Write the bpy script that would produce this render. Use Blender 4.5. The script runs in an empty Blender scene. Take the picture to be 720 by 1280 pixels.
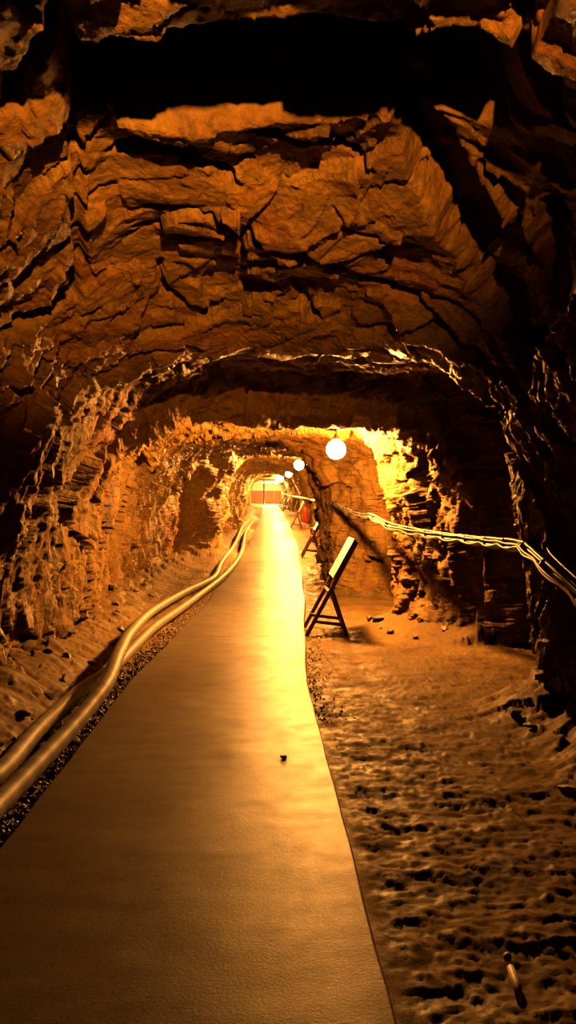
import bpy, math, random
import numpy as np
from mathutils import Vector, Matrix

random.seed(7)
col = bpy.context.scene.collection
F = 924.0
CAM = (0.0, 0.0, 1.4)
YAW = math.atan(32 / F)


# ------------------------------------------------------------------ helpers
def at(px, py, Y):
    """world point seen at pixel (px, py) of the photograph, at depth Y along the tunnel"""
    x, z = (px - 360) / F, -(py - 638.5) / F
    c, s = math.cos(YAW), math.sin(YAW)
    dx, dy = x * c + s, c - x * s
    t = Y / dy
    return (dx * t, Y, CAM[2] + z * t)


def tag(o, label=None, cat=None, group=None, kind=None):
    if label: o['label'] = label
    if cat: o['category'] = cat
    if group: o['group'] = group
    if kind: o['kind'] = kind
    return o


def empty(name, loc, rz=0):
    o = bpy.data.objects.new(name, None)
    o.location = loc
    o.rotation_euler = (0, 0, rz)
    o.empty_display_size = .1
    col.objects.link(o)
    return o


def mesh_obj(name, V, Fc, mat, parent=None, smooth=True):
    me = bpy.data.meshes.new(name)
    V = np.asarray(V, dtype=np.float32)
    if isinstance(Fc, np.ndarray):
        n, k = Fc.shape
        me.vertices.add(len(V)); me.vertices.foreach_set('co', V.ravel())
        me.loops.add(n * k); me.loops.foreach_set('vertex_index', Fc.astype(np.int32).ravel())
        me.polygons.add(n)
        me.polygons.foreach_set('loop_start', np.arange(0, n * k, k, dtype=np.int32))
        me.polygons.foreach_set('loop_total', np.full(n, k, dtype=np.int32))
        me.update(calc_edges=True)
    else:
        me.from_pydata([tuple(map(float, v)) for v in V], [], Fc)
        me.update()
    me.polygons.foreach_set('use_smooth', [smooth] * len(me.polygons))
    if mat: me.materials.append(mat)
    o = bpy.data.objects.new(name, me)
    col.objects.link(o)
    if parent: o.parent = parent
    return o


class MB:
    def __init__(s): s.V = []; s.F = []

    def add(s, V, Fc):
        b = len(s.V)
        s.V += [tuple(v) for v in V]
        s.F += [tuple(i + b for i in f) for f in Fc]

    def bar(s, a, b, wx, wy, ref=(0, 1, 0), bev=.004):
        """bar from a to b, section wx across, wy along ref, chamfered long edges"""
        a, b = Vector(a), Vector(b)
        d = (b - a).normalized()
        r = Vector(ref); r = (r - d * r.dot(d)).normalized()
        c = d.cross(r).normalized()
        hx, hy = wx / 2, wy / 2
        bev = min(bev, hx * .4, hy * .4)
        sec = [(hx - bev, hy), (hx, hy - bev), (hx, -hy + bev), (hx - bev, -hy),
               (-hx + bev, -hy), (-hx, -hy + bev), (-hx, hy - bev), (-hx + bev, hy)]
        V = [p + c * u + r * v for p in (a, b) for u, v in sec]
        Fc = [(i, (i + 1) % 8, 8 + (i + 1) % 8, 8 + i) for i in range(8)] + [tuple(range(7, -1, -1)), tuple(range(8, 16))]
        s.add(V, Fc)

    def lathe(s, prof, n=24, M=None):
        M = M or Matrix()
        V = [M @ Vector((r * math.cos(2 * math.pi * k / n), r * math.sin(2 * math.pi * k / n), z)) for r, z in prof for k in range(n)]
        Fc = [(i * n + k, i * n + (k + 1) % n, (i + 1) * n + (k + 1) % n, (i + 1) * n + k) for i in range(len(prof) - 1) for k in range(n)]
        Fc += [tuple(range(n - 1, -1, -1)), tuple((len(prof) - 1) * n + k for k in range(n))]
        s.add(V, Fc)

    def tube(s, P, r, n=10):
        P = [Vector(p) for p in P]
        R = r if hasattr(r, '__len__') else [r] * len(P)
        T = [(P[min(i + 1, len(P) - 1)] - P[max(i - 1, 0)]).normalized() for i in range(len(P))]
        u = T[0].orthogonal().normalized()
        V = []
        for i, p in enumerate(P):
            u = (u - T[i] * u.dot(T[i])).normalized()
            w = T[i].cross(u)
            V += [p + (u * math.cos(2 * math.pi * k / n) + w * math.sin(2 * math.pi * k / n)) * R[i] for k in range(n)]
        Fc = [(i * n + k, i * n + (k + 1) % n, (i + 1) * n + (k + 1) % n, (i + 1) * n + k) for i in range(len(P) - 1) for k in range(n)]
        Fc += [tuple(range(n - 1, -1, -1)), tuple((len(P) - 1) * n + k for k in range(n))]
        s.add(V, Fc)

    def build(s, name, mat, parent=None, smooth=False):
        return mesh_obj(name, s.V, s.F, mat, parent, smooth)


def spline(pts, step=.04):
    """Catmull-Rom through pts, resampled about every step*(depth/5)"""
    P = [np.array(p, float) for p in pts]
    P = [2 * P[0] - P[1]] + P + [2 * P[-1] - P[-2]]
    out = []
    for i in range(1, len(P) - 2):
        a, b, c, d = P[i - 1:i + 3]
        L = np.linalg.norm(c - b)
        n = max(2, int(L / (step * max(1, abs(b[1]) / 6))))
        for k in range(n):
            t = k / n
            out.append(.5 * (2 * b + (c - a) * t + (2 * a - 5 * b + 4 * c - d) * t * t + (3 * b - a - 3 * c + d) * t ** 3))
    out.append(P[-2])
    return out


def copy_tree(o, parent=None):
    c = o.copy(); col.objects.link(c)
    if parent: c.parent = parent
    for ch in list(o.children): copy_tree(ch, c)
    return c


# ------------------------------------------------------------------ numpy noise
def _h(ix, iy, iz, seed):
    h = (ix * 374761393 + iy * 668265263 + iz * 1274126177 + seed * 974711) & 0xffffffff
    h = ((h ^ (h >> 13)) * 1274126177) & 0xffffffff
    h = ((h ^ (h >> 16)) * 2246822519) & 0xffffffff
    return (h ^ (h >> 15)) & 0xffffffff


def vnoise(P, seed=0):
    """smooth gradient-like noise, about -1..1"""
    I = np.floor(P).astype(np.int64); f = P - I
    u = f * f * f * (f * (f * 6 - 15) + 10)
    r = 0
    for dx in (0, 1):
        for dy in (0, 1):
            for dz in (0, 1):
                h = _h(I[:, 0] + dx, I[:, 1] + dy, I[:, 2] + dz, seed)
                gx = ((h & 1023) / 511.5 - 1); gy = (((h >> 10) & 1023) / 511.5 - 1); gz = (((h >> 20) & 1023) / 511.5 - 1)
                w = (u[:, 0] if dx else 1 - u[:, 0]) * (u[:, 1] if dy else 1 - u[:, 1]) * (u[:, 2] if dz else 1 - u[:, 2])
                r = r + w * (gx * (f[:, 0] - dx) + gy * (f[:, 1] - dy) + gz * (f[:, 2] - dz))
    return r * 1.5


def fbm(P, oct=4, seed=0, gain=.5):
    r = 0; a = 1
    for o in range(oct):
        r = r + a * vnoise(P * 2 ** o + 13.7 * o, seed + o); a *= gain
    return r


def facets(P, seed=0, tilt=1.0, soft=False):
    """broken-rock relief: every cell of a jittered grid is a tilted plane at its own height.
    returns (height, edge distance)"""
    I = np.floor(P).astype(np.int64)
    d1 = np.full(len(P), 9e9); d2 = np.full(len(P), 9e9); val = np.zeros(len(P))
    for dx in (-1, 0, 1):
        for dy in (-1, 0, 1):
            for dz in (-1, 0, 1):
                jx, jy, jz = I[:, 0] + dx, I[:, 1] + dy, I[:, 2] + dz
                h = _h(jx, jy, jz, seed); g = _h(jx, jy, jz, seed + 77)
                ex = P[:, 0] - (jx + (h & 1023) / 1023); ey = P[:, 1] - (jy + ((h >> 10) & 1023) / 1023); ez = P[:, 2] - (jz + ((h >> 20) & 1023) / 1023)
                d = ex * ex + ey * ey + ez * ez
                v = tilt * (ex * ((g & 255) / 127.5 - 1) + ey * (((g >> 8) & 255) / 127.5 - 1) + ez * (((g >> 16) & 255) / 127.5 - 1)) + ((g >> 24) & 255) / 127.5 - 1
                m = d < d1
                d2 = np.where(m, d1, np.minimum(d2, d)); val = np.where(m, v, val); d1 = np.where(m, d, d1)
    return val, np.sqrt(d2) - np.sqrt(d1)


def sstep(a, b, x):
    t = np.clip((x - a) / (b - a), 0, 1)
    return t * t * (3 - 2 * t)


def tab(t):
    xs = [a for a, _ in t]; ys = [b for _, b in t]
    return lambda y: np.interp(y, xs, ys)


def smooth_tab(t):
    """piecewise smoothstep interpolation"""
    xs = np.array([a for a, _ in t], float); ys = np.array([b for _, b in t], float)

    def f(y):
        y = np.asarray(y, float)
        i = np.clip(np.searchsorted(xs, y) - 1, 0, len(xs) - 2)
        u = np.clip((y - xs[i]) / (xs[i + 1] - xs[i]), 0, 1)
        u = .5 * u + .5 * u * u * (3 - 2 * u)
        return ys[i] + (ys[i + 1] - ys[i]) * u
    return f


# ------------------------------------------------------------------ tunnel layout
Y0, Y1 = -3.0, 79.0
path_c = smooth_tab([(-5, -.36), (6, -.36), (8.5, -.24), (11.5, -.07), (15.8, .10), (22, .32), (37, .55), (60, .68), (80, .6)])
PW = .7275


def floor_z(y):
    y = np.asarray(y, float)
    t = np.clip(y - 8.5, 0, None)
    return .033 * (np.sqrt(t * t + 2.0) - math.sqrt(2.0)) + .0


left_x = smooth_tab([(-4, -1.7), (0, -1.75), (3, -1.85), (5.3, -1.95), (8, -2.0), (10.5, -2.15), (14, -2.2), (16.4, -1.95), (17.4, -1.12), (18.6, -1.0),
                     (19.4, -1.45), (23, -1.5), (25, -1.0), (27, -.72), (29, -.85), (31, -1.3), (35, -1.2), (39, -.85), (42, -.9), (46, -1.2), (52, -1.05), (58, -1.05), (64, -1.3), (70, -1.6), (80, -1.7)])
right_x = smooth_tab([(-4, 1.8), (0, 1.85), (3, 2.0), (4.6, 2.1), (5.2, 1.98), (5.6, 2.05), (5.75, 3.3), (7.75, 3.3), (7.95, 2.38), (8.3, 2.25), (8.8, 2.0), (9.3, 1.74), (9.6, 1.74),
                      (9.9, 2.3), (10.8, 2.5), (11.3, 2.45), (12.6, 1.18), (13.5, 1.15), (15, 1.27), (17, 1.4), (17.6, 1.9), (19, 2.15), (21, 2.1), (22.3, 1.62), (24, 1.6), (25.5, 2.1),
                      (28, 2.3), (33, 2.35), (36, 1.95), (38, 2.0), (42, 2.6), (48, 2.3), (52, 1.9), (58, 2.3), (66, 2.4), (70, 1.9), (72, 2.0), (80, 2.0)])
# ceiling height above the world's zero
ceil_z = smooth_tab([(-4, 3.1), (0, 3.1), (2.4, 3.06), (3.35, 3.13), (4.5, 2.95), (5.9, 2.68), (6.4, 2.86), (7.75, 2.93), (8.15, 2.50), (8.3, 2.46), (8.6, 2.52), (8.9, 2.72), (9.9, 2.72), (10.5, 2.52), (12, 2.6),
                     (14, 2.84), (16, 2.84), (17.4, 2.80), (18.6, 2.86), (19.5, 3.05), (22, 3.0), (25, 2.86), (27, 2.88), (30, 3.3), (34, 3.35), (39, 3.3), (42, 3.4),
                     (50, 3.75), (58, 3.9), (62, 4.1), (70, 4.6), (80, 4.9)])


def seg_dist(X, Y, pts):
    """distance to a polyline in a plane, and 0..1 position along it"""
    best = np.full(X.shape, 9e9); tt = np.zeros(X.shape)
    n = len(pts) - 1
    for i in range(n):
        (ax, ay), (bx, by) = pts[i], pts[i + 1]
        vx, vy = bx - ax, by - ay
        t = np.clip(((X - ax) * vx + (Y - ay) * vy) / (vx * vx + vy * vy + 1e-9), 0, 1)
        d = np.hypot(X - ax - t * vx, Y - ay - t * vy)
        m = d < best
        best = np.where(m, d, best); tt = np.where(m, (i + t) / n, tt)
    return best, tt


# cracks of the roof in front of the lip, as polylines on the roof (X, Y)
def on_roof(px, py):
    lo, hi = 1.5, 12.0
    for _ in range(40):
        m = (lo + hi) / 2
        if at(px, py, m)[2] > float(ceil_z(m)): hi = m
        else: lo = m
    p = at(px, py, lo)
    return (p[0], p[1])


CRACKS = [
    ([(298, 285), (330, 300), (370, 305), (410, 325), (450, 345), (520, 360), (620, 385)], .05, .13),
    ([(515, 160), (560, 215), (600, 270), (632, 320), (665, 345), (700, 375)], .17, .26),
    ([(600, 190), (640, 205), (662, 260), (668, 300)], .06, .12),
    ([(690, 190), (700, 260), (690, 330), (720, 370)], .10, .22),
    ([(300, 170), (350, 182), (400, 195), (465, 218)], .035, .08),
    ([(140, 192), (185, 186), (225, 192), (235, 205), (300, 232)], .04, .10),
    ([(96, 90), (93, 180), (99, 290), (100, 340)], .035, .10),
    ([(180, 258), (225, 262)], .03, .06), ([(165, 288), (205, 292)], .03, .06),
    ([(235, 262), (270, 268), (300, 290), (306, 330)], .035, .08),
    ([(368, 350), (385, 385), (400, 400)], .045, .10), ([(200, 330), (205, 365), (245, 390), (260, 400)], .035, .08),
    ([(20, 320), (60, 330), (98, 325)], .09, .16), ([(68, 0), (74, 30), (66, 60), (30, 110)], .06, .13),
    ([(645, 20), (652, 60), (690, 95), (719, 105)], .04, .09), ([(500, 390), (560, 372), (620, 385), (700, 400)], .06, .14),
    ([(0, 225), (15, 218)], .04, .06), ([(300, 345), (340, 355), (366, 340)], .03, .06),
    ([(540, 345), (580, 352), (650, 375)], .03, .07), ([(415, 255), (440, 285), (520, 300)], .02, .03),
]
CRACKS = [([on_roof(*p) for p in pts], w, d) for pts, w, d in CRACKS]

# rows along the tunnel
ys = [Y0]
while ys[-1] < Y1:
    y = ys[-1]
    ys.append(y + (.05 if y < 1.2 else max(.0125, .0034 * y)))
YS = np.array(ys)
NU = 860
# cross-section parameter: equal steps along a reference super-ellipse
NEXP = 2 / 3.4
th = np.linspace(0, math.pi, 6001)
cx_ = np.sign(np.cos(th)) * np.abs(np.cos(th)) ** NEXP; sz_ = np.abs(np.sin(th)) ** NEXP
al = np.concatenate([[0], np.cumsum(np.hypot(np.diff(cx_ * 1.9), np.diff(sz_ * 2.75)))])
q = np.interp(np.linspace(0, al[-1], NU), al, th)
CU = -(np.sign(np.cos(q)) * np.abs(np.cos(q)) ** NEXP); SU = np.abs(np.sin(q)) ** NEXP   # -1 left .. 1 right, 0 floor .. 1 roof


def tunnel_points(YS):
    n = len(YS)
    Yg = np.repeat(YS, NU)
    cu = np.tile(CU, n); su = np.tile(SU, n)
    L, R, H, Z = left_x(Yg), right_x(Yg), ceil_z(Yg), floor_z(Yg) - .12
    # niches and bays fade towards the roof; the walls lean
    xm = .25 * (L + R) + .06
    X = np.where(cu < 0, xm + (xm - L) * cu, xm + (R - xm) * cu)
    Zc = Z + (H - Z) * su
    P = np.stack([X, Yg, Zc], 1)
    return P, cu, su


P, CUg, SUg = tunnel_points(YS)
n = len(YS)
G = P.reshape(n, NU, 3)
# inward normals of the smooth shell
du = np.gradient(G, axis=1); dv = np.gradient(G, axis=0)
N = np.cross(du, dv); N /= np.linalg.norm(N, axis=2, keepdims=True) + 1e-9
N = N.reshape(-1, 3)
mid = np.stack([np.full(len(P), .1), P[:, 1], np.full(len(P), 1.4)], 1)
flip = np.sign(((mid - P) * N).sum(1)); N *= np.where(flip == 0, 1, flip)[:, None]
roof = sstep(.80, .97, SUg)               # 1 on the roof, 0 on the walls
wall = 1 - roof
Yv = P[:, 1]
# domain warp so that the blocks are not regular
W = np.stack([vnoise(P * .9, 5), vnoise(P * .9 + 31, 6), vnoise(P * .9 + 67, 7)], 1) * .35
Q = P + W
# big lumps, small near the path of the view so nothing blocks it
D = .11 * fbm(P * np.array([.9, .8, .9]), 3, 11)
# walls: tall ragged blocks; roof: flat slanting slabs
fw, ew = facets(Q * np.array([2.2, 2.0, 1.1]), 21, .9)
fw2, ew2 = facets(Q * np.array([6.5, 6.0, 3.4]) + 5, 22, .9)
qr = Q.copy()
ca, sa = math.cos(.35), math.sin(.35)
qr[:, 0], qr[:, 1] = Q[:, 0] * ca - Q[:, 1] * sa, Q[:, 0] * sa + Q[:, 1] * ca
fr, er = facets(qr * np.array([1.5, 2.6, 2.0]), 31, 1.3)
fr2, er2 = facets(qr * np.array([3.2, 5.6, 4.0]) + 9, 32, 1.4)
fw3, ew3 = facets(Q * np.array([15., 15., 8.]) + 3, 23, 1.0)
far = sstep(16, 34, Yv)
D += wall * (.085 * fw + .030 * fw2 + .011 * fw3) * (1 - .45 * far)
D += roof * (.046 * fr + .024 * fr2 + .005 * fw3) * (1 - .3 * far)
D += (.75 - .35 * roof) * (.020 * fbm(P * np.array([6, 6, 4.]), 3, 41) + .010 * fbm(P * np.array([22, 22, 14.]), 3, 45, .6))
# sharp little ledges on the roof by the lamp
rid = 1 - np.abs(fbm(P * np.array([5., 9., 6.]), 3, 51)) * 2
D += roof * .028 * np.clip(rid, -1, 1) * sstep(5.8, 6.6, Yv) * (1 - .4 * sstep(10, 12, Yv))
zone = wall * (CUg > 0) * sstep(7.6, 7.9, Yv) * (1 - sstep(9.0, 9.8, Yv))
D += zone * (.045 * facets(Q * np.array([3.5, 3.2, 1.8]) + 17, 25, 1.6)[0] + .03 * vnoise(P * np.array([5, 5, 3.]), 26))
# vertical drip flutes of the walls
fl = 1 - 2.2 * np.abs(vnoise(P * np.array([6.5, 6.5, .9]) + 3, 61))
D += wall * .045 * np.clip(fl, -1, 1) * sstep(.1, .35, SUg) * (1 - .7 * far)
# deep slot across the roof above the camera
wob = .07 * fbm(np.stack([P[:, 0] * 1.6, Yv * 0, Yv * 0], 1), 3, 71)
xw = P[:, 0]
ends = sstep(-.83, -.62, xw) * (1 - sstep(.78, 1.12, xw))
arch = .12 * (xw - .1) ** 2
slot = sstep(2.60, 2.66, Yv + wob) * (1 - sstep(3.27, 3.33, Yv + wob * .8 + arch)) * ends * (SUg > .8)
# cracks
cr = np.zeros(len(P))
mk = (roof > .02) & (Yv < 7.5) & (Yv > 1.0)
wx = P[mk, 0] + .035 * fbm(P[mk] * 4.5, 3, 81); wy = Yv[mk] + .035 * fbm(P[mk] * 4.5 + 9, 3, 82)
acc = np.zeros(mk.sum())
for pts, w, dep in CRACKS:
    d, t = seg_dist(wx, wy, pts)
    ww = w * (.35 + 1.0 * np.sin(np.pi * np.clip(t * .86 + .07, 0, 1)))
    acc = np.maximum(acc, dep * (1 - sstep(ww * .45, ww, d)))
cr[mk] = acc
D -= cr
PP = P + N * D[:, None]
PP[:, 2] += .52 * slot * (1 + .3 * vnoise(P * 5, 90))
# keep the way of the path clear
PP = PP.reshape(n, NU, 3)


def grid_faces(r, c):
    i = np.arange(r * c).reshape(r, c)
    return np.stack([i[:-1, :-1].ravel(), i[:-1, 1:].ravel(), i[1:, 1:].ravel(), i[1:, :-1].ravel()], 1)


# ------------------------------------------------------------------ materials
def mat(name):
    m = bpy.data.materials.new(name); m.use_nodes = True
    nt = m.node_tree
    b = nt.nodes['Principled BSDF']
    return m, nt, b


def nd(nt, t, **kw):
    x = nt.nodes.new(t)
    for k, v in kw.items(): setattr(x, k, v)
    return x


def noise(nt, scale, detail=6, rough=.6, vec=None, dist=0):
    x = nd(nt, 'ShaderNodeTexNoise'); x.inputs['Scale'].default_value = scale
    x.inputs['Detail'].default_value = detail; x.inputs['Roughness'].default_value = rough; x.inputs['Distortion'].default_value = dist
    if vec: nt.links.new(vec, x.inputs['Vector'])
    return x.outputs['Fac']


def ramp(nt, fac, stops):
    r = nd(nt, 'ShaderNodeValToRGB'); e = r.color_ramp.elements
    while len(e) < len(stops): e.new(.5)
    for el, (p, c) in zip(e, stops): el.position = p; el.color = (*c, 1) if len(c) == 3 else c
    nt.links.new(fac, r.inputs[0]); return r.outputs[0]


def gray(v): return (v, v, v)


def pos(nt, scale=(1, 1, 1), rot=(0, 0, 0)):
    g = nd(nt, 'ShaderNodeNewGeometry'); m = nd(nt, 'ShaderNodeMapping')
    m.inputs['Scale'].default_value = scale; m.inputs['Rotation'].default_value = rot
    nt.links.new(g.outputs['Position'], m.inputs['Vector']); return m.outputs[0]


def mix(nt, fac, a, b, t='MIX'):
    x = nd(nt, 'ShaderNodeMix', data_type='RGBA', blend_type=t)
    for i, v in ((0, fac), (6, a), (7, b)):
        if isinstance(v, (int, float)): x.inputs[i].default_value = v
        elif isinstance(v, tuple): x.inputs[i].default_value = (*v, 1)
        else: nt.links.new(v, x.inputs[i])
    return x.outputs[2]


def math_(nt, op, a, b=0., clamp=False):
    x = nd(nt, 'ShaderNodeMath', operation=op, use_clamp=clamp)
    for i, v in ((0, a), (1, b)):
        if isinstance(v, (int, float)): x.inputs[i].default_value = v
        else: nt.links.new(v, x.inputs[i])
    return x.outputs[0]


def bump(nt, b, h, strength, dist, prev=None):
    x = nd(nt, 'ShaderNodeBump'); x.inputs['Strength'].default_value = strength; x.inputs['Distance'].default_value = dist
    nt.links.new(h, x.inputs['Height'])
    if prev: nt.links.new(prev, x.inputs['Normal'])
    nt.links.new(x.outputs[0], b.inputs['Normal']); return x.outputs[0]


def rock_mat(name, sc, rmin, rmax, tint=1.0, spec=.5):
    m, nt, b = mat(name)
    v = pos(nt, sc)
    big = noise(nt, 1.1, 5, .6, v, .6)
    mid_ = noise(nt, 5, 8, .65, v, .8)
    fine = noise(nt, 38, 5, .7, v)
    c = ramp(nt, big, [(.28, (.15, .08, .02)), (.42, (.33, .17, .04)), (.52, (.48, .28, .06)), (.62, (.44, .19, .04)), (.78, (.58, .39, .09))])
    c2 = ramp(nt, mid_, [(.30, gray(.30)), (.46, gray(.72)), (.6, gray(.95)), (.75, gray(1.15))])
    c = mix(nt, 1.0, c, c2, 'MULTIPLY')
    c3 = ramp(nt, fine, [(.3, gray(.65)), (.55, gray(1.0)), (.8, gray(1.25))])
    c = mix(nt, .7, c, c3, 'MULTIPLY')
    c = mix(nt, 1.0, c, gray(tint), 'MULTIPLY')
    nt.links.new(c, b.inputs['Base Color'])
    rr = ramp(nt, mid_, [(.32, gray(rmin)), (.62, gray(rmax))])
    nt.links.new(rr, b.inputs['Roughness'])
    b.inputs['Specular IOR Level'].default_value = spec
    h1 = noise(nt, 14, 8, .68, v, .5)
    n1 = bump(nt, b, h1, .9, .03)
    vo = nd(nt, 'ShaderNodeTexVoronoi', feature='F1'); vo.inputs['Scale'].default_value = 26
    nt.links.new(v, vo.inputs['Vector'])
    n2 = bump(nt, b, vo.outputs['Distance'], .5, .014, n1)
    bump(nt, b, fine, .5, .008, n2)
    return m


M_wall = rock_mat('rock_wall', (1, 1, .6), .38, .8)
M_roof = rock_mat('rock_roof', (1, 1, 1), .28, .7, .95, .6)


def dirt_mat():
    m, nt, b = mat('dirt')
    v = pos(nt)
    big = noise(nt, 1.7, 5, .6, v); mid_ = noise(nt, 9, 8, .7, v); fine = noise(nt, 60, 5, .7, v)
    c = ramp(nt, big, [(.3, (.16, .095, .035)), (.5, (.27, .165, .06)), (.7, (.37, .24, .09))])
    c = mix(nt, .8, c, ramp(nt, mid_, [(.3, gray(.45)), (.55, gray(1)), (.8, gray(1.2))]), 'MULTIPLY')
    c = mix(nt, .8, c, ramp(nt, fine, [(.3, gray(.5)), (.55, gray(1)), (.8, gray(1.3))]), 'MULTIPLY')
    nt.links.new(c, b.inputs['Base Color'])
    nt.links.new(ramp(nt, mid_, [(.35, gray(.42)), (.6, gray(.85))]), b.inputs['Roughness'])
    b.inputs['Specular IOR Level'].default_value = .15
    n1 = bump(nt, b, mid_, .4, .012)
    bump(nt, b, fine, .35, .005, n1)
    return m


M_dirt = dirt_mat()


def concrete_mat():
    m, nt, b = mat('concrete')
    v = pos(nt); vs = pos(nt, (5, 1.2, 1)); vl = pos(nt, (1, 3.2, 1))
    big = noise(nt, 1.3, 5, .6, v, .4); streak = noise(nt, 3, 6, .65, vl); fine = noise(nt, 90, 4, .75, v); mid_ = noise(nt, 7, 7, .65, v)
    c = ramp(nt, big, [(.3, (.30, .22, .14)), (.5, (.42, .32, .21)), (.7, (.52, .41, .28))])
    c = mix(nt, .6, c, ramp(nt, streak, [(.3, gray(.6)), (.55, gray(1)), (.75, gray(1.15))]), 'MULTIPLY')
    c = mix(nt, .5, c, ramp(nt, fine, [(.3, gray(.6)), (.6, gray(1.1))]), 'MULTIPLY')
    c = mix(nt, 1.0, c, gray(.33), 'MULTIPLY')
    # damp stain on the left of the second slab
    g = nd(nt, 'ShaderNodeNewGeometry'); mp = nd(nt, 'ShaderNodeMapping')
    s = at(205, 852, 1.4 * F / 213.5)
    mp.vector_type = 'TEXTURE'
    mp.inputs['Location'].default_value = (s[0], s[1], 0); mp.inputs['Scale'].default_value = (.36, .62, 5)
    nt.links.new(g.outputs['Position'], mp.inputs['Vector'])
    ln = nd(nt, 'ShaderNodeVectorMath', operation='LENGTH'); nt.links.new(mp.outputs[0], ln.inputs[0])
    st = math_(nt, 'ADD', ln.outputs['Value'], math_(nt, 'MULTIPLY', math_(nt, 'SUBTRACT', mid_, .5), 1.6))
    stf = ramp(nt, st, [(.45, gray(1)), (1.0, gray(0))])
    c = mix(nt, math_(nt, 'MULTIPLY', stf, .8), c, (.09, .055, .035))
    nt.links.new(c, b.inputs['Base Color'])
    r = ramp(nt, mid_, [(.3, gray(.36)), (.55, gray(.44)), (.75, gray(.52))])
    nt.links.new(r, b.inputs['Roughness'])
    b.inputs['Specular IOR Level'].default_value = .16
    n1 = bump(nt, b, fine, .38, .003)
    n2 = bump(nt, b, mid_, .2, .006, n1)
    bump(nt, b, streak, .1, .006, n2)
    return m


M_conc = concrete_mat()


def plain(name, color, rough=.5, metal=0, nscale=30, amt=.35, bmp=.2, spec=.5):
    m, nt, b = mat(name)
    tc = nd(nt, 'ShaderNodeTexCoord')
    f = noise(nt, nscale, 5, .65, tc.outputs['Object'])
    c = ramp(nt, f, [(.3, tuple(x * (1 - amt) for x in color)), (.65, color)])
    nt.links.new(c, b.inputs['Base Color'])
    b.inputs['Roughness'].default_value = rough; b.inputs['Metallic'].default_value = metal
    b.inputs['Specular IOR Level'].default_value = spec
    if bmp: bump(nt, b, f, bmp, .004)
    return m


M_white = plain('white_board', (.86, .90, .95), .35, amt=.06, bmp=.05)
M_wood = plain('dark_red_wood', (.16, .045, .025), .5, amt=.5, nscale=18)
M_hose = plain('hose_rubber', (.30, .26, .20), .55, amt=.35, nscale=14, bmp=.25)
M_cable = plain('cable_sheath', (.62, .56, .44), .38, amt=.25, bmp=.1)
M_cable2 = plain('grey_cable_sheath', (.34, .30, .25), .4, amt=.25, bmp=.1)
M_dark = plain('black_plastic', (.02, .02, .02), .4, bmp=0)
M_red = plain('red_enamel', (.75, .02, .012), .3, amt=.1, bmp=0)
M_stone = plain('loose_stone', (.36, .25, .15), .6, nscale=12, amt=.6, bmp=.6)
M_pale = plain('pale_stone', (.75, .66, .50), .5, nscale=12, amt=.3, bmp=.4)
M_plaster = plain('end_wall_plaster', (.85, .78, .62), .6, amt=.08, bmp=.05)
M_orange = plain('orange_board', (.42, .08, .012), .5, amt=.2, bmp=.05)


def emit(name, colr, strength):
    m = bpy.data.materials.new(name); m.use_nodes = True
    nt = m.node_tree; nt.nodes.clear()
    e = nd(nt, 'ShaderNodeEmission'); o = nd(nt, 'ShaderNodeOutputMaterial')
    e.inputs[0].default_value = (*colr, 1); e.inputs[1].default_value = strength
    nt.links.new(e.outputs[0], o.inputs[0]); return m


LCOL = (1.0, .37, .06)
M_bulb = emit('lamp_glow', LCOL, 1900)
M_bulb2 = emit('strong_lamp_glow', LCOL, 4200)
M_tube = emit('tube_glow', (1.0, .48, .10), 2600)

# ------------------------------------------------------------------ shell objects
iL = int(np.searchsorted(CU, -.80)); iR = int(np.searchsorted(CU, .80))


def shell(name, a, b, m):
    S = PP[:, a:b + 1]
    return tag(mesh_obj(name, S.reshape(-1, 3), grid_faces(S.shape[0], S.shape[1]), m), kind='structure')


shell('wall_left', 0, iL, M_wall)
shell('ceiling', iL, iR, M_roof)
shell('wall_right', iR, NU - 1, M_wall)

# ground: dirt from wall to wall
gy = [Y0]
while gy[-1] < Y1:
    y = gy[-1]; gy.append(y + (.05 if y < 1.0 else max(.012, .0045 * y)))
GY = np.array(gy); NG = 620
lx = np.full(len(GY), -2.75); rx = np.full(len(GY), 3.8)
uu = np.linspace(0, 1, NG)
GX = lx[:, None] + (rx - lx)[:, None] * uu[None, :]
GYY = np.repeat(GY[:, None], NG, 1)
Pg = np.stack([GX.ravel(), GYY.ravel(), np.zeros(GX.size)], 1)


def ground_z(P):
    x, y = P[:, 0], P[:, 1]
    z = floor_z(y) - .055
    pc = path_c(y)
    dR = x - pc - PW; dL = pc - PW - x
    off = np.clip(np.maximum(dR, dL), 0, None)
    rough = sstep(0, .12, off)
    far = 1 - .6 * sstep(14, 30, y)
    # heaps at the foot of the walls
    wl = x - left_x(y); wr = right_x(y) - x
    z = z + .26 * (1 - sstep(-.1, .75, wl)) + .24 * (1 - sstep(-.15, .5, wr)) * (1 - .75 * sstep(9, 11, y)) + .05 * sstep(.15, .6, dL)
    a = fbm(P * np.array([2.0, 3.6, 1]), 4, 101)
    f, e = facets(P * np.array([4.5, 8.5, 1]), 103, .8)
    f2, e2 = facets(P * np.array([13, 20, 1.]), 104, .9)
    rip = 1 - np.abs(vnoise(P * np.array([1.8, 6.5, 1]) + 7, 105)) * 3
    z = z + far * rough * (0.016 * a + .006 * f + .0045 * f2 + .002 * facets(P * np.array([34, 44, 1.]), 109, 1.0)[0] + .002 * np.clip(rip, -1, 1) + .004 * fbm(P * 24, 3, 107))
    foot = (1 - sstep(0, .6, wl)) + (1 - sstep(0, .5, wr))
    z = z + foot * (.05 * facets(P * np.array([5, 5, 1.]), 111, .8)[0]) * far
    z = np.where(off <= 0, floor_z(y) - .10, z)
    return z


Pg[:, 2] = ground_z(Pg)
tag(mesh_obj('floor', Pg, grid_faces(len(GY), NG), M_dirt), 'rough brown dirt floor of the tunnel', kind='structure')


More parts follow.
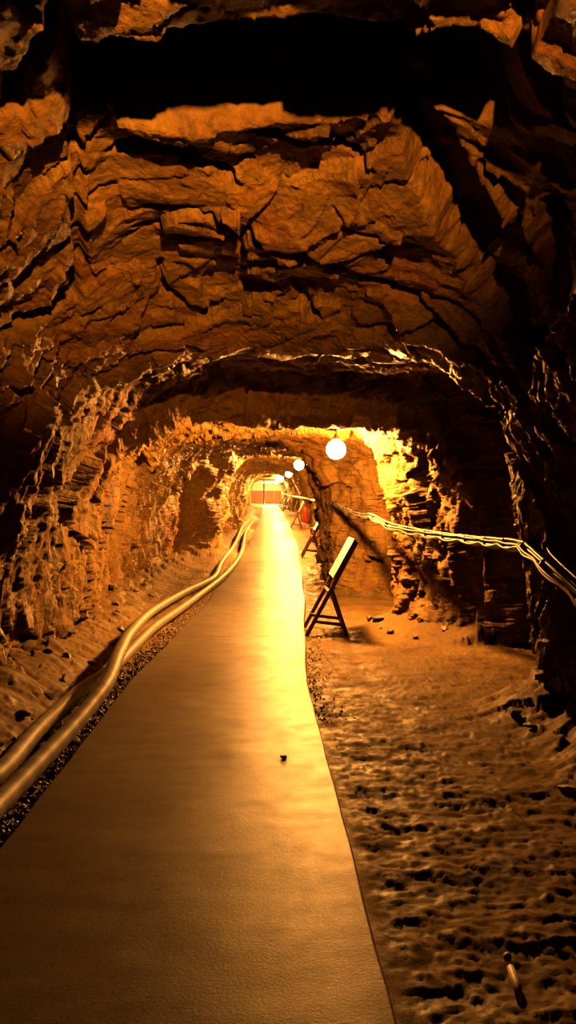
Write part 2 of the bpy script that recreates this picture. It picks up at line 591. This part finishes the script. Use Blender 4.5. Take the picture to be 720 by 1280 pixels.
def gz(x, y):
    return float(ground_z(np.array([[x, y, 0.]]))[0])


# concrete walkway, closed slab with joints
py_ = [Y0]
while py_[-1] < Y1:
    y = py_[-1]; py_.append(y + (.05 if y < 1.0 else max(.02, .005 * y)))
PY = np.array(py_); NP = 70
t = np.concatenate([[-1, -.996], np.linspace(-.985, .985, NP - 4), [.996, 1]])
JOINTS = [8.25, 16.9, 25, 33, 41]
PY = np.unique(np.concatenate([PY] + [[j - .012, j - .006, j + .006, j + .012] for j in JOINTS]))
wl_ = PW + .004 * np.interp(PY, np.linspace(Y0, Y1, 400), np.random.RandomState(3).uniform(-1, 1, 400))
X = path_c(PY)[:, None] + wl_[:, None] * t[None, :]
Yp = np.repeat(PY[:, None], NP, 1)
Zp = floor_z(PY)[:, None] + np.zeros_like(X)
pp = np.stack([X.ravel(), Yp.ravel(), 0 * X.ravel()], 1)
Zp += (.006 * fbm(pp * np.array([1.2, 1.0, 1]), 3, 121) + .0008 * vnoise(pp * np.array([3., 9., 1]), 122)).reshape(X.shape)
for j in JOINTS: Zp -= (.004 * (np.abs(PY - j) < .0065))[:, None]
Zp -= (.006 * (np.abs(np.abs(t) - 1) < .001))[None, :]
top = np.stack([X, Yp, Zp], 2)
edgeL = top[:, :1].copy(); edgeL[..., 2] -= .14; edgeR = top[:, -1:].copy(); edgeR[..., 2] -= .14
S = np.concatenate([edgeL, top, edgeR], 1)
o = mesh_obj('path', S.reshape(-1, 3), grid_faces(S.shape[0], S.shape[1]), M_conc)
tag(o, 'long smooth concrete walkway running down the middle of the tunnel', kind='structure')

# end of the tunnel: pale wall with an orange dado
YE = 78.0
zE = float(floor_z(YE))
b = MB(); b.bar((.35, YE + .1, zE - .5), (.35, YE + .1, zE + 3.4), 6, .2)
tag(b.build('wall_back', M_plaster), kind='structure')

# ------------------------------------------------------------------ lamps
lamps = [(420, 562, 9.2), (373.5, 581.5, 19.0), (361, 592.5, 28.5), (351, 598.5, 40.0), (346, 602, 53.0)]
LABELS = ['glowing white globe lamp nearest the viewer, hanging beside the yellow-lit roof',
          'glowing globe lamp second along the roof, above the leaning sign beside the rock pillar',
          'glowing globe lamp third along the roof, above the red fire extinguisher',
          'fourth globe lamp down the tunnel, between the third lamp and the bright end',
          'most distant globe lamp, just before the bright end of the tunnel']


def roof_at(x, y):
    j = int(np.argmin(np.abs(YS - y))); k = int(np.argmin(np.abs(PP[j, iL:iR, 0] - x))) + iL
    return float(PP[j, k, 2])


def make_lamp(px, py, Y, label, M_bulb=M_bulb2):
    p = at(px, py, Y)
    r = .12
    root = empty('globe_lamp', p)
    tag(root, label, 'lamp', 'lamps along the tunnel roof')
    g = MB(); g.lathe([(.045, .112)] + [(r * math.sin(a), r * math.cos(a)) for a in np.linspace(.42, math.pi - .02, 14)], 20)
    g.build('glass_globe', M_bulb, root, True)
    c = MB(); c.lathe([(.05, .10), (.052, .15), (.035, .165), (.02, .19), (.012, .2)], 16)
    c.build('lamp_holder', M_dark, root, True)
    zt = roof_at(p[0], Y) - p[2]
    pts = [(0, 0, .19), (.012, .0, .19 + (zt - .19) * .35), (-.01, .01, .19 + (zt - .19) * .7), (.02, .0, zt + .05)]
    w = MB(); w.tube(spline(pts, .03), .006, 8)
    w.build('flex', M_dark, root, True)
    return p


LP = [make_lamp(*l, lab, M_bulb if lab is LABELS[0] else M_bulb2) for l, lab in zip(lamps, LABELS)]

# tube light at the far end
pe = at(338, 603, 72)
root = empty('ceiling_tube_light', (pe[0], 72.0, pe[2]))
tag(root, 'long bright tube light under the roof at the far end of the tunnel', 'lamp')
b = MB(); b.bar((-.9, 0, .1), (.9, 0, .1), .12, .16); b.build('housing', M_white, root)
for dy in (-.05, .05):
    b = MB(); b.tube([(-.85, dy, 0), (.85, dy, 0)], .03, 10); b.build('tube', M_tube, root, True)
b = MB(); b.bar((-.6, 0, .1), (-.6, 0, roof_at(pe[0] - .6, 72) - pe[2] + .1), .02, .02); b.build('hanger', M_dark, root)
b = MB(); b.bar((.6, 0, .1), (.6, 0, roof_at(pe[0] + .6, 72) - pe[2] + .1), .02, .02); b.build('hanger', M_dark, root)

# orange boards and white post at the far end
x0, x1 = at(314, 620, YE)[0], at(352, 620, YE)[0]
root = empty('orange_barrier_panel', ((x0 + x1) / 2, YE - .12, zE))
tag(root, 'low orange board barrier across the far end of the tunnel', 'barrier')
w2 = (x1 - x0) / 2
for k in range(4):
    a = -w2 + k * w2 / 2
    b = MB(); b.bar((a + w2 / 4, 0, .02), (a + w2 / 4, 0, 1.28), w2 / 2 - .02, .04); b.build('board', M_orange, root)
b = MB(); b.bar((-w2, 0, 1.3), (w2, 0, 1.3), .05, .07); b.build('top_rail', M_white, root)
p = at(330, 630, 70)
zz = float(floor_z(70))
b = MB(); b.lathe([(.10, -.12), (.10, .03), (.065, .04), (.065, 2.2), (.08, 2.21), (.08, 2.45)], 16)
o = b.build('support_post', M_white, smooth=True); o.location = (p[0], 70, zz)
tag(o, 'slim white post standing before the bright end wall', 'post')


# ------------------------------------------------------------------ leaning signs
def make_sign(label):
    """easel sign: board and posts lean to +x; board width runs along y"""
    root = empty('easel_sign', (0, 0, 0))
    tag(root, label, 'sign', 'leaning signs beside the walkway')
    H, Lx, hw = 1.09, .60, .31
    A = Vector((0, 0, 0)); B = Vector((Lx, 0, H))
    d = (B - A)
    for s in (-1, 1):
        b = MB(); b.bar(A + Vector((0, s * hw, -.03)), B + Vector((0, s * (hw), 0)), .045, .045); b.build('front_leg', M_wood, root)
    nrm = Vector((-H, 0, Lx)).normalized()
    c0 = A + d * .60 + nrm * .034; c1 = A + d * 1.015 + nrm * .034
    b = MB(); b.bar(c0, c1, .018, 2 * hw + .05); b.build('sign_board', M_white, root)
    b = MB(); b.bar(c0 - nrm * .02, c1 - nrm * .02, .012, 2 * hw + .04); b.build('backing_board', M_wood, root)
    h0 = A + d * .46 - nrm * .04
    f0 = Vector((.50, 0, -.03))
    for s in (-1, 1):
        b = MB(); b.bar(h0 + Vector((0, s * (hw - .05), .06)), f0 + Vector((0, s * (hw - .05), 0)), .04, .045); b.build('rear_leg', M_wood, root)
        q0 = A + d * .15; q1 = h0.lerp(f0, .72)
        b = MB(); b.bar((q0.x, s * (hw - .045), q0.z), (q1.x + .02, s * (hw - .045), q1.z), .04, .022); b.build('side_rail', M_wood, root)
    b = MB(); b.bar(A + d * .46 + Vector((0, -hw, 0)), A + d * .46 + Vector((0, hw, 0)), .04, .03, ref=(0, 0, 1)); b.build('cross_rail', M_wood, root)
    m_ = h0.lerp(f0, .75)
    b = MB(); b.bar(m_ + Vector((0, -hw + .05, 0)), m_ + Vector((0, hw - .05, 0)), .035, .025, ref=(0, 0, 1)); b.build('cross_rail', M_wood, root)
    return root


sg = [(.50, 8.87, -.015, 'leaning easel sign nearest the viewer, white board on dark red wooden legs'),
      (.98, 18.7, 0, 'second leaning easel sign along the walkway, in front of the rock pillar'),
      (1.20, 31.8, 0, 'third leaning easel sign, beside the red fire extinguisher'),
      (1.44, 52.0, .06, 'fourth leaning easel sign, small at the walkway edge far down the tunnel'),
      (1.36, 62.0, -.05, 'fifth and most distant leaning easel sign, before the bright end')]
first = make_sign(sg[0][3])
for i, (x, y, rz, lab) in enumerate(sg):
    s = first if i == 0 else copy_tree(first)
    s.location = (x, y, max(gz(x, y), gz(x + .5, y)) + .005)
    s.rotation_euler = (0, 0, rz); s['label'] = lab

# ------------------------------------------------------------------ fire extinguisher on a stand
ye = 31.0; xe = at(381.5, 655, ye)[0]; ze = gz(xe, ye) + .01
root = empty('fire_extinguisher', (xe, ye, ze))
tag(root, 'red fire extinguisher on a low red stand before the rock wall', 'fire extinguisher')
b = MB(); b.lathe([(.085, .33), (.10, .35), (.10, .82), (.085, .88), (.05, .92), (.03, .94)], 24); b.build('cylinder', M_red, root, True)
b = MB(); b.lathe([(.028, .93), (.03, .97), (.022, .985)], 12); b.build('valve', M_dark, root, True)
b = MB(); b.bar((-.01, 0, .985), (-.13, 0, 1.02), .012, .03); b.bar((-.01, 0, .97), (-.11, 0, .975), .012, .03); b.build('lever', M_dark, root)
b = MB(); b.tube(spline([(.02, 0, .96), (.12, 0, .93), (.15, -.02, .75), (.13, -.03, .5)], .03), .012, 8); b.build('discharge_hose', M_dark, root, True)
b = MB(); b.bar((-.24, 0, .012), (.2, 0, .012), .024, .3, ref=(0, 1, 0)); b.bar((0, .11, .02), (0, .11, .8), .03, .03); b.lathe([(.09, .31), (.11, .315), (.11, .34)], 20)
b.build('stand', M_red, root)

# ------------------------------------------------------------------ hoses on the left
def ground_pts(px, rad, lift=0):
    out = []
    for (x, y, dz) in px:
        z0 = rad + dz
        Y = 8.
        for _ in range(30):
            g = float(floor_z(Y)) - .0
            Y = .5 * Y + .5 * (F * (1.4 - g - z0) / max(y - 638.5, 3))
            Y = min(Y, 60)
        p = at(x, y, Y)
        g = gz(p[0], Y)
        out.append((p[0], Y, max(p[2], g + rad * .8)))
    return out


hA = [(-60, 1010, 0), (0, 966, .0), (40, 920, .0), (70, 890, .0), (102, 862, .0), (128, 845, .0), (148, 829, 0), (169, 807, .0), (196, 782, .0), (240, 751, .0), (284, 716, .0), (302, 690, 0), (307, 668, .0), (316, 652, .0)]
hB = [(-60, 1062, .02), (0, 1004, .0), (45, 957, .02), (80, 920, .05), (110, 885, .10), (134, 852, .16), (148, 818, .2), (164, 790, .16), (191, 764, .08), (230, 741, .03), (267, 722, 0.02), (277, 703, .04), (293, 681, .04), (303, 665, .02), (314, 649, .02)]
for nm, px, lab in (('hose', hA, 'thick grey hose lying against the walkway edge and passing under the other hose'),
                    ('hose', hB, 'thick grey hose on the wall side, arching over the other hose')):
    pts = spline(ground_pts(px, .052), .05)
    b = MB()
    r = [.052 * (1 + .05 * math.sin(i * 1.9)) for i in range(len(pts))]
    b.tube(pts, r, 14)
    tag(b.build(nm, M_hose, smooth=True), lab, 'hose', 'hoses along the left of the walkway')

# ------------------------------------------------------------------ cable bundle on the right
cb = [(770, 800, 3.75), (721, 742, 4.2), (692, 716, 4.5), (664, 690, 5.0), (648, 681, 5.4), (600, 675, 6.5), (560, 670, 7.3), (520, 664, 8.25), (488, 657, 8.9), (466, 646, 9.6), (455, 645, 10.6), (440, 640, 11.4),
      (417, 629, 12.5), (402, 627, 15.5), (393, 625, 19.5), (378, 622, 23.5), (366, 620, 31), (354, 617, 44)]
base = spline([at(*c) for c in cb], .05)
root = empty('cable_bundle', tuple(base[0]))
tag(root, 'bundle of pale cables tied together, strung along the right rock wall', 'cable bundle')
inv = -Vector(base[0])
T = [Vector(base[min(i + 1, len(base) - 1)] - base[max(i - 1, 0)]).normalized() for i in range(len(base))]
arc = np.concatenate([[0], np.cumsum([np.linalg.norm(base[i + 1] - base[i]) for i in range(len(base) - 1)])])
rs = np.random.RandomState(5)
NC = 9
for k in range(NC):
    ph = 2 * math.pi * k / NC; rad0 = .034 if k else 0
    f1, f2 = rs.uniform(.8, 1.6), rs.uniform(0, 6)
    pts = []
    for i, p in enumerate(base):
        s = arc[i]; rad = rad0 * (1 - .55 * min(1, max(0, (p[1] - 11.5) / 3)))
        side = T[i].cross(Vector((0, 0, 1))).normalized(); up = side.cross(T[i])
        tw = ph + .25 * math.sin(s * f1 + f2)
        loose = 1 + .35 * abs(math.sin(s * math.pi / .55)) * (.4 + .6 * ((k * 37) % 10) / 10)
        pts.append(Vector(p) + inv + side * math.cos(tw) * rad * loose + up * (math.sin(tw) * rad * loose * .9 - .012 * abs(math.sin(s * math.pi / .55)) * (k % 3)))
    rr = .0085 if k % 3 else .011
    b = MB(); b.tube(pts, [rr * (1 - .35 * min(1, max(0, (p[1] - 11.5) / 3))) for p in base], 8)
    b.build('cable', M_cable if k % 3 != 2 else M_cable2, root, True)
s = .35
while s < arc[-1] and s < 9:
    i = int(np.searchsorted(arc, s)); p = Vector(base[i]) + inv
    b = MB(); b.tube([p - T[i] * .007, p + T[i] * .007], .049, 18)
    b.build('cable_tie', M_dark, root, True)
    s += .55

# thin wire leaving the bundle
b = MB(); b.tube(spline([at(646, 680, 5.35), at(676, 676, 5.1), at(690, 694, 4.75), at(722, 724, 4.2), at(770, 768, 3.7)], .04), .006, 8)
tag(b.build('loose_wire', M_cable2, smooth=True), 'single thin wire running just above the cable bundle at the right', 'wire')
# wire from the lamp over the roof and down the right wall
b = MB(); b.tube(spline([at(420, 519, 8.75), at(440, 519, 8.6), at(468, 530, 8.9), at(492, 548, 9.05), at(503, 568, 9.1), at(505, 590, 9.1), at(501, 625, 9.1), at(499, 656, 9.1)], .04), .006, 8)
tag(b.build('lamp_wire', M_dark, smooth=True), 'thin dark wire curving from the nearest lamp down the right wall', 'wire')


# ------------------------------------------------------------------ stones
def stone(name, m, x, y, r, seed, flat=.6, sink=.35, zb=None):
    rs = np.random.RandomState(seed)
    import bmesh
    bm = bmesh.new(); bmesh.ops.create_icosphere(bm, subdivisions=3, radius=1)
    V = np.array([v.co[:] for v in bm.verts]); Fc = np.array([[v.index for v in f.verts] for f in bm.faces]); bm.free()
    for _ in range(9):
        a = rs.normal(size=3); a /= np.linalg.norm(a); c = rs.uniform(.45, .8)
        dd = V @ a; V = V - np.outer(np.clip(dd - c, 0, None), a)
    V *= 1 + .05 * vnoise(V * 2.2 + seed, seed)[:, None]
    V *= np.array([r * rs.uniform(.8, 1.3), r * rs.uniform(.7, 1.1), r * flat])
    a = rs.uniform(0, 6.28); R_ = np.array([[math.cos(a), -math.sin(a), 0], [math.sin(a), math.cos(a), 0], [0, 0, 1]])
    V = V @ R_.T
    o = mesh_obj(name, V, Fc, m, smooth=False)
    z = gz(x, y) if zb is None else zb
    o.location = (x, y, z + r * flat * (1 - sink) * .8)
    return o


rs = np.random.RandomState(11)
spots = []
while len(spots) < 46:
    y = rs.uniform(3.2, 12.5); side = rs.rand() < .5
    if side: x = float(left_x(y)) + abs(rs.normal(0, .22)) + .12
    else: x = float(right_x(y)) - abs(rs.normal(0, .25)) - .12
    if 5.5 < y < 8.2 and not side: continue
    if abs(x - float(path_c(y))) < PW + .35: continue
    if all((x - a) ** 2 + (y - c) ** 2 > .05 for a, c, _ in spots): spots.append((x, y, side))
for i, (x, y, side) in enumerate(spots):
    o = stone('stone', M_stone, x, y, rs.uniform(.035, .085), 200 + i)
    if side: tag(o, 'loose brown stone at the foot of the left rock wall', 'stone', 'stones at the foot of the left wall')
    else: tag(o, 'loose brown stone at the foot of the right rock wall', 'stone', 'stones at the foot of the right wall')

# gravel between hoses and walkway (uncountable)
bm_v, bm_f = [], []
ico = [(0, 0, 1), (.9, 0, .1), (.1, .85, .0), (-.8, .2, -.1), (-.1, -.9, .1), (0, 0, -1)]
icf = [(0, 1, 2), (0, 2, 3), (0, 3, 4), (0, 4, 1), (5, 2, 1), (5, 3, 2), (5, 4, 3), (5, 1, 4)]
XY = []
for i in range(3600):
    y = 1.9 + 11 * rs.rand() ** 1.3
    if i % 9: x = float(path_c(y)) - PW - .015 - abs(rs.normal(0, .13))
    else:
        y = 5 + 4 * rs.rand(); x = float(path_c(y)) + PW + .015 + abs(rs.normal(0, .09))
    XY.append((x, y, 0))
XY = np.array(XY); ZG = ground_z(XY)
for (x, y, _), z in zip(XY, ZG):
    r = rs.uniform(.006, .022) if x < float(path_c(y)) else rs.uniform(.004, .012)
    R_ = Matrix.Rotation(rs.uniform(0, 6.28), 3, 'Z') @ Matrix.Rotation(rs.uniform(0, 3), 3, 'X')
    b0 = len(bm_v)
    bm_v += [tuple((R_ @ (Vector(v) * rs.uniform(.7, 1.2))) * r + Vector((x, y, z + r * .4))) for v in ico]
    bm_f += [tuple(k + b0 for k in f) for f in icf]
tag(mesh_obj('gravel', bm_v, bm_f, M_stone, smooth=False), 'loose dark gravel scattered along the walkway edges', 'gravel', kind='stuff')

p = at(354, 948, 1.4 * F / 309.5)
tag(stone('pebble', M_stone, p[0], p[1], .022, 5, .6, .2, float(floor_z(p[1]))), 'small dark pebble lying on the concrete walkway', 'pebble')
p = at(712, 985, 1.4 * F / 346)
tag(stone('stone', M_pale, p[0], p[1], .05, 6, .45), 'flat pale stone at the right edge of the dirt floor', 'stone')
p = at(634, 1188, 1.4 * F / 548)
tag(stone('stone', M_pale, p[0], p[1], .018, 8, .9, 0), 'small pale stone beside the half-buried stick', 'stone')
p0 = at(638, 1200, 1.4 * F / 560); p1 = at(650, 1240, 1.4 * F / 602)
b = MB(); b.tube([(p0[0], p0[1], gz(p0[0], p0[1]) + .022), ((p0[0] + p1[0]) / 2 + .006, (p0[1] + p1[1]) / 2, gz(p0[0], p0[1]) + .018), (p1[0], p1[1], gz(p1[0], p1[1]) + .004)], [.012, .014, .008], 8)
tag(b.build('stick', M_pale, smooth=True), 'short pale stick half buried in the dirt at lower right', 'stick')

# ------------------------------------------------------------------ light behind the visitor: a shaded work lamp aimed up along the roof
def spot(loc, target, power, colr, size, blend, rad):
    l = bpy.data.lights.new('work_light', 'SPOT'); l.energy = power; l.color = colr
    l.spot_size = math.radians(size); l.spot_blend = blend; l.shadow_soft_size = rad
    o = bpy.data.objects.new('work_light', l); col.objects.link(o)
    o.location = loc
    o.rotation_euler = (Vector(target) - Vector(loc)).to_track_quat('-Z', 'Y').to_euler()


spot((.45, -1.7, 2.5), (-.25, 2.2, 4.3), 3500, (1.0, .34, .035), 62, .9, .04)

w = bpy.data.worlds.new('dark'); bpy.context.scene.world = w; w.use_nodes = True
w.node_tree.nodes['Background'].inputs[0].default_value = (.05, .018, .004, 1)
w.node_tree.nodes['Background'].inputs[1].default_value = .02

# ------------------------------------------------------------------ camera
cd = bpy.data.cameras.new('camera'); cam = bpy.data.objects.new('camera', cd); col.objects.link(cam)
cam.location = CAM
cam.rotation_euler = (math.radians(90), 0, -YAW)
cd.sensor_fit = 'VERTICAL'; cd.sensor_height = 36; cd.lens = 36 * F / 1280
cd.shift_y = -1.5 / 1280
cd.clip_end = 200; cd.clip_start = .05
bpy.context.scene.camera = cam
vs = bpy.context.scene.view_settings
vs.view_transform = 'Standard'; vs.look = 'None'; vs.gamma = 1; vs.use_curve_mapping = False; vs.exposure = 0
cy = bpy.context.scene.cycles
cy.use_denoising = True; cy.max_bounces = 6; cy.diffuse_bounces = 0; cy.glossy_bounces = 2; cy.sample_clamp_indirect = 10
